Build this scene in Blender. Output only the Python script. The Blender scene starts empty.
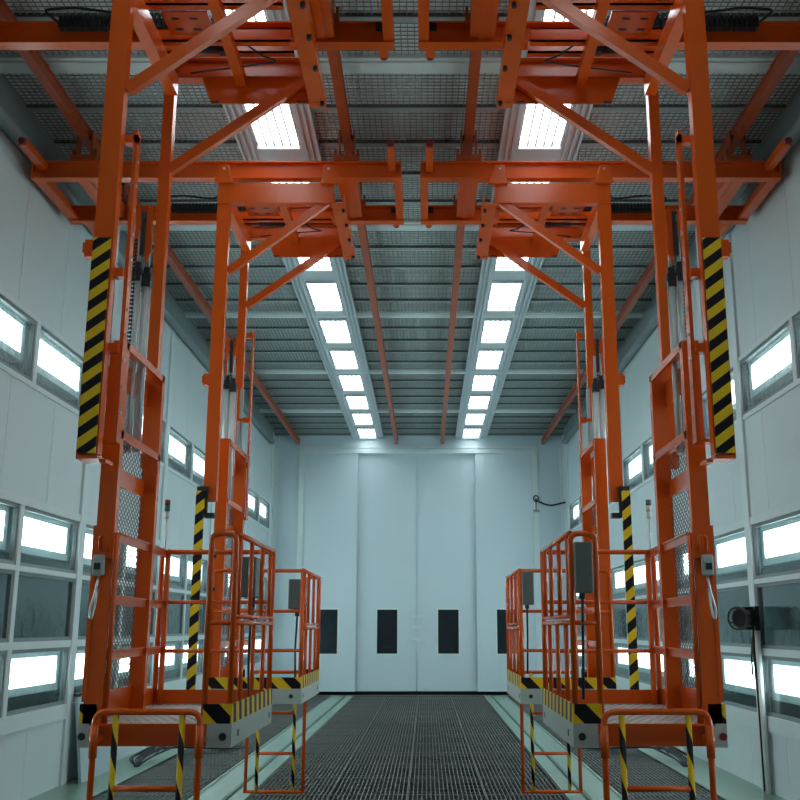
import bpy, bmesh, math, random
from mathutils import Vector, Matrix
random.seed(7)
SC = bpy.context.scene
C = SC.collection
PI = math.pi

# ------------------------------------------------------------------ camera, world, exposure
cam_d = bpy.data.cameras.new('camera')
cam = bpy.data.objects.new('camera', cam_d); C.objects.link(cam)
cam.location = (0, 0, 1.6)
cam.rotation_euler = (math.radians(90 + 12.8), 0, 0)
cam_d.sensor_fit = 'HORIZONTAL'; cam_d.sensor_width = 36.0
cam_d.lens = 996.7 / 800 * 36.0
cam_d.shift_x = -26.15 / 800
cam_d.clip_end = 100
SC.camera = cam
w = bpy.data.worlds.new('world'); SC.world = w; w.use_nodes = True
w.node_tree.nodes['Background'].inputs[0].default_value = (0.75, 0.9, 1.0, 1)
w.node_tree.nodes['Background'].inputs[1].default_value = 0.05
SC.view_settings.view_transform = 'Standard'
SC.view_settings.look = 'None'
SC.view_settings.gamma = 1.0
SC.view_settings.use_curve_mapping = False
SC.view_settings.exposure = 0.62
CEIL_LAMP = 4.4      # emission of the ceiling light panels
WALL_LAMP = 6.2      # emission of the lamps behind the wall windows

# ------------------------------------------------------------------ materials
def new_mat(name):
    m = bpy.data.materials.new(name); m.use_nodes = True
    return m, m.node_tree, m.node_tree.nodes['Principled BSDF']

def mat(name, col, rough=0.5, metal=0.0, var=0.06, nscale=6.0, bump=0.0, bscale=40.0, spec=0.5):
    m, nt, b = new_mat(name); b.inputs['Specular IOR Level'].default_value = spec
    b.inputs['Roughness'].default_value = rough
    b.inputs['Metallic'].default_value = metal
    tc = nt.nodes.new('ShaderNodeTexCoord')
    nz = nt.nodes.new('ShaderNodeTexNoise'); nz.inputs['Scale'].default_value = nscale
    nz.inputs['Detail'].default_value = 3
    nt.links.new(tc.outputs['Object'], nz.inputs['Vector'])
    mx = nt.nodes.new('ShaderNodeMix'); mx.data_type = 'RGBA'
    mx.inputs[6].default_value = tuple(c * (1 - var) for c in col) + (1,)
    mx.inputs[7].default_value = tuple(min(1, c * (1 + var)) for c in col) + (1,)
    nt.links.new(nz.outputs['Fac'], mx.inputs[0])
    nt.links.new(mx.outputs[2], b.inputs['Base Color'])
    if bump:
        n2 = nt.nodes.new('ShaderNodeTexNoise'); n2.inputs['Scale'].default_value = bscale
        nt.links.new(tc.outputs['Object'], n2.inputs['Vector'])
        bp = nt.nodes.new('ShaderNodeBump'); bp.inputs['Strength'].default_value = bump
        bp.inputs['Distance'].default_value = 0.01
        nt.links.new(n2.outputs['Fac'], bp.inputs['Height'])
        nt.links.new(bp.outputs['Normal'], b.inputs['Normal'])
    return m

def stripes(name, vec, period, spiral=False):
    """yellow and black hazard stripes along a direction in object space"""
    m, nt, b = new_mat(name); b.inputs['Roughness'].default_value = 0.5; b.inputs['Specular IOR Level'].default_value = 0.2
    tc = nt.nodes.new('ShaderNodeTexCoord')
    if spiral:
        sp = nt.nodes.new('ShaderNodeSeparateXYZ'); nt.links.new(tc.outputs['Object'], sp.inputs[0])
        at = nt.nodes.new('ShaderNodeMath'); at.operation = 'ARCTAN2'
        nt.links.new(sp.outputs[1], at.inputs[0]); nt.links.new(sp.outputs[0], at.inputs[1])
        a2 = nt.nodes.new('ShaderNodeMath'); a2.operation = 'MULTIPLY'; a2.inputs[1].default_value = 1 / (2 * PI)
        nt.links.new(at.outputs[0], a2.inputs[0])
        z2 = nt.nodes.new('ShaderNodeMath'); z2.operation = 'MULTIPLY'; z2.inputs[1].default_value = 1 / period
        nt.links.new(sp.outputs[2], z2.inputs[0])
        ad = nt.nodes.new('ShaderNodeMath'); ad.operation = 'ADD'
        nt.links.new(a2.outputs[0], ad.inputs[0]); nt.links.new(z2.outputs[0], ad.inputs[1])
        src = ad.outputs[0]
    else:
        dt = nt.nodes.new('ShaderNodeVectorMath'); dt.operation = 'DOT_PRODUCT'
        dt.inputs[1].default_value = tuple(v / period for v in vec)
        nt.links.new(tc.outputs['Object'], dt.inputs[0]); src = dt.outputs['Value']
    fr = nt.nodes.new('ShaderNodeMath'); fr.operation = 'FRACT'; nt.links.new(src, fr.inputs[0])
    gt = nt.nodes.new('ShaderNodeMath'); gt.operation = 'GREATER_THAN'; gt.inputs[1].default_value = 0.5
    nt.links.new(fr.outputs[0], gt.inputs[0])
    mx = nt.nodes.new('ShaderNodeMix'); mx.data_type = 'RGBA'
    mx.inputs[6].default_value = (0.008, 0.006, 0.010, 1); mx.inputs[7].default_value = (0.82, 0.51, 0.015, 1)
    nt.links.new(gt.outputs[0], mx.inputs[0]); nt.links.new(mx.outputs[2], b.inputs['Base Color'])
    return m

def emit(name, col, s):
    m, nt, b = new_mat(name)
    b.inputs['Base Color'].default_value = (0.8, 0.8, 0.8, 1)
    b.inputs['Emission Color'].default_value = col + (1,)
    b.inputs['Emission Strength'].default_value = s
    return m

def glass_mat(name, film):
    """a thin clear pane; with film it is covered by crinkled plastic sheet"""
    m, nt, b = new_mat(name)
    out = nt.nodes['Material Output']; nt.nodes.remove(b)
    tr = nt.nodes.new('ShaderNodeBsdfTransparent'); tr.inputs[0].default_value = (0.86, 0.93, 0.93, 1)
    gl = nt.nodes.new('ShaderNodeBsdfGlossy'); gl.inputs['Roughness'].default_value = 0.06
    lw = nt.nodes.new('ShaderNodeLayerWeight'); lw.inputs[0].default_value = 0.5
    pw = nt.nodes.new('ShaderNodeMath'); pw.operation = 'POWER'; pw.inputs[1].default_value = 5
    nt.links.new(lw.outputs['Facing'], pw.inputs[0])
    fz = nt.nodes.new('ShaderNodeMath'); fz.operation = 'MULTIPLY_ADD'; fz.inputs[1].default_value = 0.9; fz.inputs[2].default_value = 0.11 if film else 0.05
    nt.links.new(pw.outputs[0], fz.inputs[0])
    ms = nt.nodes.new('ShaderNodeMixShader')
    nt.links.new(fz.outputs[0], ms.inputs[0]); nt.links.new(tr.outputs[0], ms.inputs[1]); nt.links.new(gl.outputs[0], ms.inputs[2])
    tc = nt.nodes.new('ShaderNodeTexCoord')
    nz = nt.nodes.new('ShaderNodeTexNoise'); nz.inputs['Scale'].default_value = 14 if film else 5
    nz.inputs['Detail'].default_value = 5; nz.inputs['Distortion'].default_value = 1.2
    nt.links.new(tc.outputs['Object'], nz.inputs['Vector'])
    bp = nt.nodes.new('ShaderNodeBump'); bp.inputs['Strength'].default_value = 0.7 if film else 0.12
    bp.inputs['Distance'].default_value = 0.03
    nt.links.new(nz.outputs['Fac'], bp.inputs['Height'])
    nt.links.new(bp.outputs[0], gl.inputs['Normal'])
    nt.links.new(bp.outputs[0], lw.inputs['Normal'])
    nt.links.new(ms.outputs[0], out.inputs[0])
    return m

def panel_wall(name, col, axis, pitch):
    """powder-coated sandwich panels with narrow joints every pitch metres along one axis"""
    m = mat(name, col, 0.38, 0, 0.04, 0.8)
    nt = m.node_tree; b = nt.nodes['Principled BSDF']
    tc = nt.nodes.new('ShaderNodeTexCoord'); sp = nt.nodes.new('ShaderNodeSeparateXYZ')
    nt.links.new(tc.outputs['Object'], sp.inputs[0])
    mu = nt.nodes.new('ShaderNodeMath'); mu.operation = 'MULTIPLY'; mu.inputs[1].default_value = 1 / pitch
    nt.links.new(sp.outputs[axis], mu.inputs[0])
    fr = nt.nodes.new('ShaderNodeMath'); fr.operation = 'FRACT'; nt.links.new(mu.outputs[0], fr.inputs[0])
    pp = nt.nodes.new('ShaderNodeMath'); pp.operation = 'PINGPONG'; pp.inputs[1].default_value = 0.5
    nt.links.new(fr.outputs[0], pp.inputs[0])
    sm = nt.nodes.new('ShaderNodeMapRange'); sm.inputs[1].default_value = 0; sm.inputs[2].default_value = 0.02
    nt.links.new(pp.outputs[0], sm.inputs[0])
    bp = nt.nodes.new('ShaderNodeBump'); bp.inputs['Strength'].default_value = 0.8; bp.inputs['Distance'].default_value = 0.012
    nt.links.new(sm.outputs[0], bp.inputs['Height'])
    nz = nt.nodes.new('ShaderNodeTexNoise'); nz.inputs['Scale'].default_value = 0.9
    nt.links.new(tc.outputs['Object'], nz.inputs['Vector'])
    b2 = nt.nodes.new('ShaderNodeBump'); b2.inputs['Strength'].default_value = 0.25; b2.inputs['Distance'].default_value = 0.03
    nt.links.new(nz.outputs['Fac'], b2.inputs['Height'])
    nt.links.new(bp.outputs[0], b2.inputs['Normal'])
    nt.links.new(b2.outputs[0], b.inputs['Normal'])
    return m

M = {}
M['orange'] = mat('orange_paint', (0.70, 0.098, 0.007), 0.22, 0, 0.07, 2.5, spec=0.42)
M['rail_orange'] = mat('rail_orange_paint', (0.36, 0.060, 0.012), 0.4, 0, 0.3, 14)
M['screen'] = mat('dull_mesh_metal', (0.17, 0.11, 0.10), 0.45, 0.3)
M['red'] = mat('red_plastic', (0.20, 0.012, 0.018), 0.4)
M['grey_box'] = mat('pale_grey_paint', (0.40, 0.46, 0.43), 0.45, 0, 0.06)
M['control'] = mat('dark_grey_enclosure', (0.11, 0.13, 0.115), 0.5)
M['black'] = mat('black_rubber', (0.012, 0.012, 0.015), 0.5)
M['silver'] = mat('brushed_aluminium', (0.62, 0.66, 0.66), 0.32, 0.85, 0.05, 12)
M['cyl_paint'] = mat('pale_cylinder_metal', (0.62, 0.68, 0.68), 0.35, 0.3, 0.05, 8)
M['steel'] = mat('galvanised_steel', (0.42, 0.45, 0.45), 0.42, 0.7, 0.15, 20)
M['floor_mesh'] = mat('galvanised_mesh', (0.85, 0.83, 0.80), 0.4, 0.3, 0.1, 20)
M['wall'] = panel_wall('wall_panels', (0.62, 0.72, 0.745), 1, 1.1)
M['wall_x'] = mat('white_blue_panel', (0.58, 0.70, 0.755), 0.42, 0, 0.03, 0.5)
M['trim'] = mat('white_trim', (0.66, 0.76, 0.78), 0.4, 0, 0.04)
M['duct'] = mat('grey_duct', (0.20, 0.25, 0.26), 0.5)
M['backing'] = mat('dark_teal_lining', (0.085, 0.135, 0.135), 0.6, 0, 0.15, 1.5)
M['lampframe'] = mat('pale_lamp_frame', (0.55, 0.68, 0.70), 0.4)
M['filter'] = mat('ceiling_filter_cloth', (0.84, 0.91, 0.91), 0.9, 0, 0.07, 5)
M['wire'] = mat('dark_mesh_wire', (0.22, 0.26, 0.26), 0.5, 0.2)
M['joist_grey'] = mat('grey_joist', (0.30, 0.35, 0.35), 0.6)
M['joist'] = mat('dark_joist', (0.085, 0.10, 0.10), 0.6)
M['beam_white'] = mat('white_ceiling_beam', (0.62, 0.72, 0.72), 0.45)
M['strip'] = mat('light_strip_metal', (0.55, 0.62, 0.66), 0.35, 0.1)
M['green_floor'] = mat('pale_green_floor_paint', (0.20, 0.33, 0.26), 0.3, 0, 0.12, 1.5, 0.1, 30)
M['track'] = mat('pale_green_steel_track', (0.24, 0.35, 0.30), 0.35, 0.15, 0.15, 3)
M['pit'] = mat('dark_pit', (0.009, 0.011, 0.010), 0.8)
M['grate'] = mat('grating_steel', (0.22, 0.235, 0.22), 0.45, 0.4, 0.2, 9)
M['door_glass'] = mat('dark_door_glass', (0.012, 0.022, 0.03), 0.08, 0, 0.3, 8, 0.25, 9)
M['white_plastic'] = mat('clear_white_wrap', (0.75, 0.78, 0.78), 0.3)
M['green_lens'] = mat('green_lens', (0.03, 0.18, 0.12), 0.3)
M['tag'] = stripes('tag_tape', (0, 1, 1), 0.05)
M['board'] = mat('pale_blue_board', (0.40, 0.52, 0.56), 0.4)
M['lamp_c'] = emit('ceiling_lamp_glow', (0.93, 0.99, 1.0), CEIL_LAMP)
M['lamp_w'] = emit('wall_lamp_glow', (0.93, 1.0, 1.0), WALL_LAMP)
M['glass'] = glass_mat('window_glass', False)
M['film'] = glass_mat('window_glass_with_film', True)
M['haz_up'] = stripes('hazard_board_stripes', (-0.75, 0, 1), 0.118)
M['haz_pole'] = stripes('hazard_post_stripes', (-0.85, 0, 1), 0.165)
M['haz_toe'] = stripes('hazard_toe_stripes', (1, 0, 1), 0.22)
M['haz_toe_far'] = stripes('hazard_toe_stripes_narrow', (1, 0, 1), 0.22)
M['haz_side'] = stripes('hazard_side_stripes', (0, 1, 0.25), 0.165)
M['spiral'] = stripes('spiral_tape', None, 0.26, True)

# ------------------------------------------------------------------ mesh helpers
class MB:
    def __init__(self): self.bm = bmesh.new(); self.smooth = []
    def quad(self, pts):
        return self.bm.faces.new([self.bm.verts.new(p) for p in pts])
    def box(self, a, b):
        x0, x1 = sorted((a[0], b[0])); y0, y1 = sorted((a[1], b[1])); z0, z1 = sorted((a[2], b[2]))
        v = [self.bm.verts.new(p) for p in ((x0,y0,z0),(x1,y0,z0),(x1,y1,z0),(x0,y1,z0),(x0,y0,z1),(x1,y0,z1),(x1,y1,z1),(x0,y1,z1))]
        for f in ((0,3,2,1),(4,5,6,7),(0,1,5,4),(1,2,6,5),(2,3,7,6),(3,0,4,7)): self.bm.faces.new([v[i] for i in f])
        return self
    def bar(self, p, q, w, h, up=(0, 0, 1)):
        """rectangular bar between two points, w across and h along up"""
        p = Vector(p); q = Vector(q); d = (q - p).normalized(); u = Vector(up)
        s = d.cross(u)
        if s.length < 1e-5: u = Vector((0, 1, 0)); s = d.cross(u)
        s.normalize(); u = s.cross(d).normalized()
        r = []
        for c in (p, q):
            r.append([self.bm.verts.new(c + s*a*w/2 + u*b*h/2) for a, b in ((-1,-1),(1,-1),(1,1),(-1,1))])
        for i in range(4): self.bm.faces.new((r[0][i], r[0][(i+1)%4], r[1][(i+1)%4], r[1][i]))
        self.bm.faces.new(r[0][::-1]); self.bm.faces.new(r[1])
        return self
    def tube(self, pts, r, n=10, closed=False):
        pts = [Vector(p) for p in pts]; N = len(pts); rings = []
        prev = None
        for i, p in enumerate(pts):
            if closed: d = (pts[(i+1)%N] - pts[i-1]).normalized()
            elif i == 0: d = (pts[1] - p).normalized()
            elif i == N-1: d = (p - pts[i-1]).normalized()
            else: d = ((pts[i+1]-p).normalized() + (p-pts[i-1]).normalized()).normalized()
            if prev is None:
                a = Vector((0,0,1)) if abs(d.z) < 0.9 else Vector((0,1,0))
                s = d.cross(a).normalized()
            else:
                s = (prev - d*prev.dot(d)).normalized()
            prev = s; u = d.cross(s)
            k = 1.0
            if 0 < i < N-1 or closed:
                c = d.dot((pts[(i+1)%N]-p).normalized()); k = 1/max(0.5, c)
            rings.append([self.bm.verts.new(p + (s*math.cos(t)+u*math.sin(t))*r) for t in [2*PI*j/n for j in range(n)]])
        rg = range(N if closed else N-1)
        for i in rg:
            A, B = rings[i], rings[(i+1)%N]
            for j in range(n): self.smooth.append(self.bm.faces.new((A[j], A[(j+1)%n], B[(j+1)%n], B[j])))
        if not closed:
            self.bm.faces.new(rings[0][::-1]); self.bm.faces.new(rings[-1])
        return self
    def cyl(self, p, q, r, n=16): return self.tube([p, q], r, n)
    def poly(self, pts, off):
        """extrude a planar outline by off"""
        off = Vector(off)
        a = [self.bm.verts.new(p) for p in pts]; b = [self.bm.verts.new(Vector(p)+off) for p in pts]
        n = len(pts); self.bm.faces.new(a); self.bm.faces.new(b[::-1])
        for i in range(n): self.bm.faces.new((a[i], b[i], b[(i+1)%n], a[(i+1)%n]))
        return self
    def build(self, name, m, parent=None, loc=None, bevel=0.0):
        bmesh.ops.recalc_face_normals(self.bm, faces=self.bm.faces)
        for f in self.smooth:
            if f.is_valid: f.smooth = True
        me = bpy.data.meshes.new(name); self.bm.to_mesh(me); self.bm.free()
        me.materials.append(m if not isinstance(m, str) else M[m])
        o = bpy.data.objects.new(name, me); C.objects.link(o)
        if parent: o.parent = parent
        if loc: o.location = loc
        if bevel:
            b = o.modifiers.new('bevel', 'BEVEL'); b.width = bevel; b.segments = 2; b.limit_method = 'ANGLE'
        return o

def rounded(pts, r, n=5):
    out = [Vector(pts[0])]
    for i in range(1, len(pts)-1):
        p0, p, p1 = Vector(pts[i-1]), Vector(pts[i]), Vector(pts[i+1])
        a = p + (p0-p).normalized()*r; b = p + (p1-p).normalized()*r
        for k in range(n+1):
            t = k/n; out.append(a*(1-t)**2 + p*2*t*(1-t) + b*t*t)
    out.append(Vector(pts[-1])); return out

def empty(name, loc, label, cat, group=None):
    o = bpy.data.objects.new(name, None); C.objects.link(o); o.location = loc
    o.empty_display_size = 0.2
    return tag(o, label, cat, group)
def tag(o, label, cat, group=None):
    o['label'] = label; o['category'] = cat
    if group: o['group'] = group
    return o
def struct(o): o['kind'] = 'structure'; return o

ORD = ['first','second','third','fourth','fifth','sixth','seventh','eighth','ninth','tenth','eleventh','twelfth','thirteenth','fourteenth','fifteenth','sixteenth','seventeenth','eighteenth']

# ------------------------------------------------------------------ the booth
XL, XR = -3.78, 3.41
Y0R, YF = -2.0, 24.65
ZC = 6.29
# floor: painted slabs along the walls, a dark pit under the gratings
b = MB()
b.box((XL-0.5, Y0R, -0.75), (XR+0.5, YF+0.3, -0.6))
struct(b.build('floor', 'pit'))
b = MB()
b.box((XL-0.1, Y0R, -0.6), (-3.22, YF, 0)); struct(b.build('trim_1', 'green_floor'))
b = MB()
b.box((2.85, Y0R, -0.6), (XR+0.1, YF, 0)); struct(b.build('trim_2', 'green_floor'))
n = 3
for x_in, x_out in ((-1.71, -2.24), (1.35, 1.88)):
    s = 1 if x_out > x_in else -1
    b = MB()
    b.box((x_in, Y0R, -0.6), (x_in+s*0.17, YF, -0.004))
    b.box((x_in+s*0.17, Y0R, -0.6), (x_in+s*0.21, YF, -0.05))
    b.box((x_in+s*0.21, Y0R, -0.6), (x_out, YF, -0.004))
    b.box((x_in, Y0R, -0.02), (x_in+s*0.025, YF, 0.012))
    b.box((x_out, Y0R, -0.02), (x_out-s*0.02, YF, 0.012))
    b.box((x_in+s*0.225, Y0R, -0.02), (x_in+s*0.235, YF, 0.004))
    struct(b.build('trim_%d' % n, 'track')); n += 1

# gratings
def grate_mesh(wx, ly, nm):
    b = MB()
    k = int(round(wx/0.045))
    for i in range(k+1):
        x = -wx/2 + 0.004 + (wx-0.008)*i/k
        b.box((x-0.003, -ly/2, -0.035), (x+0.003, ly/2, 0))
    k = int(round(ly/0.22))
    for i in range(k+1):
        y = -ly/2 + 0.004 + (ly-0.008)*i/k
        b.box((-wx/2, y-0.003, -0.020), (wx/2, y+0.003, -0.008))
    for sx in (-1, 1): b.box((sx*wx/2, -ly/2, -0.035), (sx*(wx/2-0.007), ly/2, 0.001))
    for sy in (-1, 1): b.box((-wx/2, sy*ly/2, -0.035), (wx/2, sy*(ly/2-0.007), 0.001))
    o = b.build(nm, 'grate'); return o
def lay(x0, x1, ncol, where, rows, ly, colnames):
    wx = (x1-x0)/ncol; proto = None
    for r in range(rows):
        for c in range(ncol):
            if proto is None: o = proto = grate_mesh(wx-0.008, ly-0.008, 'floor_grate')
            else: o = proto.copy(); C.objects.link(o)
            o.location = (x0+wx*(c+0.5), YF-0.03-ly*(r+0.5), 0)
            tag(o, 'dark steel floor grating panel, %s, row %s from far doors' % (colnames[c], ORD[r] if r < 18 else str(r+1)), 'floor grating', where)
lay(-1.70, 1.34, 4, 'grating panels between the two floor tracks', 18, 1.1,
    ['leftmost of middle four', 'second from left of middle four', 'third from left of middle four', 'rightmost of middle four'])
lay(-3.21, -2.25, 1, 'grating panels beside the left wall', 18, 1.1, ['left aisle strip'])
lay(1.89, 2.84, 1, 'grating panels beside the right wall', 18, 1.1, ['right aisle strip'])
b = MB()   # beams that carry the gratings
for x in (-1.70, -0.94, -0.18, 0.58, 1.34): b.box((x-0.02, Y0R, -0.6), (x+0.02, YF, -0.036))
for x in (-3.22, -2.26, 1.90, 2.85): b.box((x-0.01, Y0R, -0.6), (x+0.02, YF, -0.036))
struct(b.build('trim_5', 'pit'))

# side walls with three window bands below and one above
BAY = 3.3; BAY0 = 10.95
ROWS = [(0.81, 1.39, True), (1.46, 2.10, False), (2.15, 2.71, True), (3.88, 4.48, True)]
RNAME = ['bottom', 'middle', 'second highest', 'top']
win_n = 1; trim_n = 6
def side_wall(xw, s, nm, bay0, dz):
    """s: direction out of the room"""
    global win_n, trim_n
    X = lambda o: xw + s*o
    b = MB()
    for z0, z1 in ((0, 0.81+dz), (2.71+dz, 3.88+dz), (4.48+dz, ZC+0.1)):
        b.box((X(0), Y0R, z0), (X(0.12), YF, z1))
    for z0, z1 in ((0.81+dz, 2.71+dz), (3.88+dz, 4.48+dz)):   # window bands stop before the camera
        b.box((X(0), Y0R, z0), (X(0.12), bay0-2*BAY, z1))
        b.box((X(0), bay0+4*BAY+0.1, z0), (X(0.12), YF, z1))
    struct(b.build(nm, 'wall'))
    b = MB()
    for z0, z1 in ((0.6, 2.9), (3.7, 4.7)):
        b.box((X(0.34), Y0R, z0+dz), (X(0.38), YF, z1+dz))
        b.box((X(0.12), Y0R, z0+dz-0.04), (X(0.38), YF, z0+dz)); b.box((X(0.12), Y0R, z1+dz), (X(0.38), YF, z1+dz+0.04))
    struct(b.build('trim_%d' % trim_n, 'backing')); trim_n += 1
    b = MB()   # horizontal rails
    for z0, z1, p in ((0.66, 0.81, 0.025), (1.39, 1.46, 0.02), (2.10, 2.15, 0.02), (2.71, 2.79, 0.02), (3.83, 3.88, 0.015), (4.48, 4.53, 0.015)):
        b.box((X(-p), Y0R, z0+dz), (X(0.05), YF, z1+dz))
    struct(b.build('trim_%d' % trim_n, 'trim')); trim_n += 1
    b = MB()
    for k in range(-2, 5):
        y = bay0 + k*BAY
        b.box((X(-0.028), y-0.085, 0), (X(0.06), y+0.085, ZC))
        if k < 4:
            for z0, z1 in ((0.81, 2.71), (3.88, 4.48)):
                b.box((X(-0.015), y+BAY/2-0.045, z0+dz), (X(0.05), y+BAY/2+0.045, z1+dz))
    struct(b.build('trim_%d' % trim_n, 'trim')); trim_n += 1
    side = 'left' if s < 0 else 'right'
    for ri, (z0, z1, lit) in enumerate(ROWS):
        z0 += dz; z1 += dz; idx = 0
        for k in range(3, -3, -1):
            for h in (1, 0):
                ya = bay0 + k*BAY + (0.085 if h == 0 else BAY/2+0.045)
                yb = bay0 + k*BAY + (BAY/2-0.045 if h == 0 else BAY-0.085)
                b = MB()   # sash
                f = 0.035
                b.box((X(0.0), ya, z0), (X(0.04), ya+f, z1)); b.box((X(0.0), yb-f, z0), (X(0.04), yb, z1))
                b.box((X(0.0), ya+f, z0), (X(0.04), yb-f, z0+f)); b.box((X(0.0), ya+f, z1-f), (X(0.04), yb-f, z1))
                wo = struct(b.build('window_%d' % win_n, 'duct')); win_n += 1
                g = MB(); g.box((X(0.014), ya+f, z0+f), (X(0.02), yb-f, z1-f))
                g.build('pane', 'film' if ri == 3 else 'glass', wo)
                if lit:
                    yc = (ya+yb)/2; zt = z1-0.03
                    lam = empty('wall_lamp', (X(0.06), yc, zt-0.40),
                        'white lit lamp behind %s window row of %s wall, %s from far end' % (RNAME[ri], side, ORD[idx]), 'lamp',
                        'lamps behind the %s window row of the %s wall' % (RNAME[ri], side))
                    hw, hh = 0.68, 0.40
                    b = MB()
                    S = lambda o: s*o
                    e = 0.075
                    b.box((S(0.0), -hw, 0), (S(0.14), -hw+e, hh)); b.box((S(0.0), hw-e, 0), (S(0.14), hw, hh))
                    b.box((S(0.0), -hw+e, 0), (S(0.14), hw-e, e)); b.box((S(0.0), -hw+e, hh-e*0.75), (S(0.14), hw-e, hh))
                    b.box((S(0.10), -hw+e, e), (S(0.14), hw-e, hh-e*0.75))
                    b.build('lamp_frame', 'lampframe', lam)
                    b = MB(); b.box((S(0.012), -hw+e, e), (S(0.03), hw-e, hh-e*0.75)); b.build('diffuser', 'lamp_w', lam)
                idx += 1
side_wall(XL, -1, 'wall_left', 10.95, 0.0)
side_wall(XR, 1, 'wall_right', 10.55, -0.075)
# grey duct where walls meet the ceiling
for xw, s in ((XL, 1), (XR, -1)):
    b = MB(); b.box((xw, Y0R, 5.93), (xw+s*0.10, 23.6, ZC)); b.cyl((xw+s*0.07, Y0R, 5.95), (xw+s*0.07, 23.65, 5.95), 0.07, 14)
    struct(b.build('trim_%d' % trim_n, 'duct')); trim_n += 1

# far wall with four sliding door leaves
b = MB()
b.box((XL, YF, 0), (-3.03, YF+0.25, ZC+0.1)); b.box((2.65, YF, 0), (XR, YF+0.25, ZC+0.1))
b.box((-3.03, YF, 5.84), (2.65, YF+0.25, ZC+0.1)); b.box((XL-0.3, YF+0.22, -0.1), (XR+0.3, YF+0.3, ZC+0.1))
struct(b.build('wall_far', 'wall_x'))
b = MB()
b.box((-3.17, YF-0.04, 0), (-3.03, YF+0.1, 5.98)); b.box((2.65, YF-0.04, 0), (2.78, YF+0.1, 5.98))
b.box((-3.03, YF-0.035, 5.83), (2.65, YF+0.1, 5.93)); b.box((XL, YF-0.03, 0), (XL+0.08, YF, 5.95)); b.box((XR-0.08, YF-0.03, 0), (XR, YF, 5.95))
b.box((-3.17, YF-0.02, 5.96), (2.78, YF+0.02, 6.0))
struct(b.build('trim_%d' % trim_n, 'trim')); trim_n += 1
b = MB(); b.box((-3.03, YF+0.19, 0), (2.65, YF+0.21, 0.14)); struct(b.build('door_gap_shade', 'pit'))  # strip painted dark for the shade in the gap below the door leaves
for i, (xa, xb, yd, wx) in enumerate(((-3.03, -1.70, 0.0, (-2.66, -2.14)), (-1.78, -0.235, 0.12, (-1.19, -0.70)), (-0.225, 1.32, 0.12, (0.29, 0.79)), (1.23, 2.65, 0.0, (1.71, 2.21)))):
    b = MB(); y0 = YF+yd; zb, zt = 0.09, 5.84
    b.box((xa, y0, zb), (wx[0], y0+0.06, zt)); b.box((wx[1], y0, zb), (xb, y0+0.06, zt))
    b.box((wx[0], y0, zb), (wx[1], y0+0.06, 0.96)); b.box((wx[0], y0, 2.0), (wx[1], y0+0.06, zt))
    b.box((xa, y0-0.008, zb), (xa+0.05, y0, zt)); b.box((xb-0.05, y0-0.008, zb), (xb, y0, zt)); b.box((xa+0.05, y0-0.008, zb), (xb-0.05, y0, zb+0.09))
    d = struct(b.build('door_%d' % (i+1), 'wall_x'))
    g = MB(); g.box((wx[0], y0+0.02, 0.96), (wx[1], y0+0.035, 2.0)); g.build('pane', 'door_glass', d)
    b = MB(); e = 0.035
    b.box((wx[0]-e, y0-0.014, 0.96-e), (wx[1]+e, y0-0.002, 0.96)); b.box((wx[0]-e, y0-0.014, 2.0), (wx[1]+e, y0-0.002, 2.0+e))
    b.box((wx[0]-e, y0-0.014, 0.96), (wx[0], y0-0.002, 2.0)); b.box((wx[1], y0-0.014, 0.96), (wx[1]+e, y0-0.002, 2.0))
    b.build('window_frame', 'trim', d)
    if i == 1:
        for z in (1.30, 1.58, 1.84):
            b = MB(); b.box((-0.36, y0-0.016, z-0.03), (-0.10, y0-0.009, z+0.03))
            for x in (-0.33, -0.27, -0.19, -0.13): b.cyl((x, y0-0.022, z), (x, y0-0.012, z), 0.014, 8)
            b.build('hinge', 'trim', d)
b = MB(); b.box((XL-0.4, Y0R-0.15, -0.1), (XR+0.4, Y0R, ZC+0.1)); struct(b.build('wall_near', 'wall_x'))

# ceiling: filter cloth above a wire mesh, joists and white beams
LAMPS = [13.60 + 1.725*k for k in range(-8, 7)]
LS = (-1.455, 1.12)      # centre lines of the two light strips
b = MB(); b.box((XL-0.3, Y0R, ZC), (XR+0.3, YF+0.1, ZC+0.08)); ceil = struct(b.build('ceiling', 'filter'))
BEAMS = [7.62 + 3.49*k for k in range(-3, 6)]
b = MB()
for y in BEAMS: b.box((XL, y-0.12, ZC-0.05), (XR, y+0.12, ZC)); b.box((XL, y-0.07, ZC-0.065), (XR, y+0.07, ZC-0.05))
b.build('beam', 'beam_white', ceil)
b = MB(); g = MB()
for y in BEAMS:
    for k in range(1, 5):
        yy = y + k*3.49/5 + 0.03
        if yy < YF:
            for xa, xb in ((XL, LS[0]-0.40), (LS[0]+0.40, LS[1]-0.40), (LS[1]+0.40, XR)):
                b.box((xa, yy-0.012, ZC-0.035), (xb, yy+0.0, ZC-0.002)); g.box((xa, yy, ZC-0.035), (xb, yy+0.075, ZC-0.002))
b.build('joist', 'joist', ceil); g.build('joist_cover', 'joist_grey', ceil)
xs = []
x = XL
while x < XR:
    if all(abs(x-c) > 0.39 for c in LS): xs.append(x)
    x += 0.055
b = MB()
for x in xs: b.box((x-0.004, 3.0, ZC-0.022), (x+0.004, YF, ZC-0.014))
y = 3.0
while y < YF:
    for xa, xb in ((XL, LS[0]-0.39), (LS[0]+0.39, LS[1]-0.39), (LS[1]+0.39, XR)):
        b.box((xa, y-0.003, ZC-0.014), (xb, y+0.003, ZC-0.006))
    y += 0.055
b.build('wire_mesh', 'wire', ceil)
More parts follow.
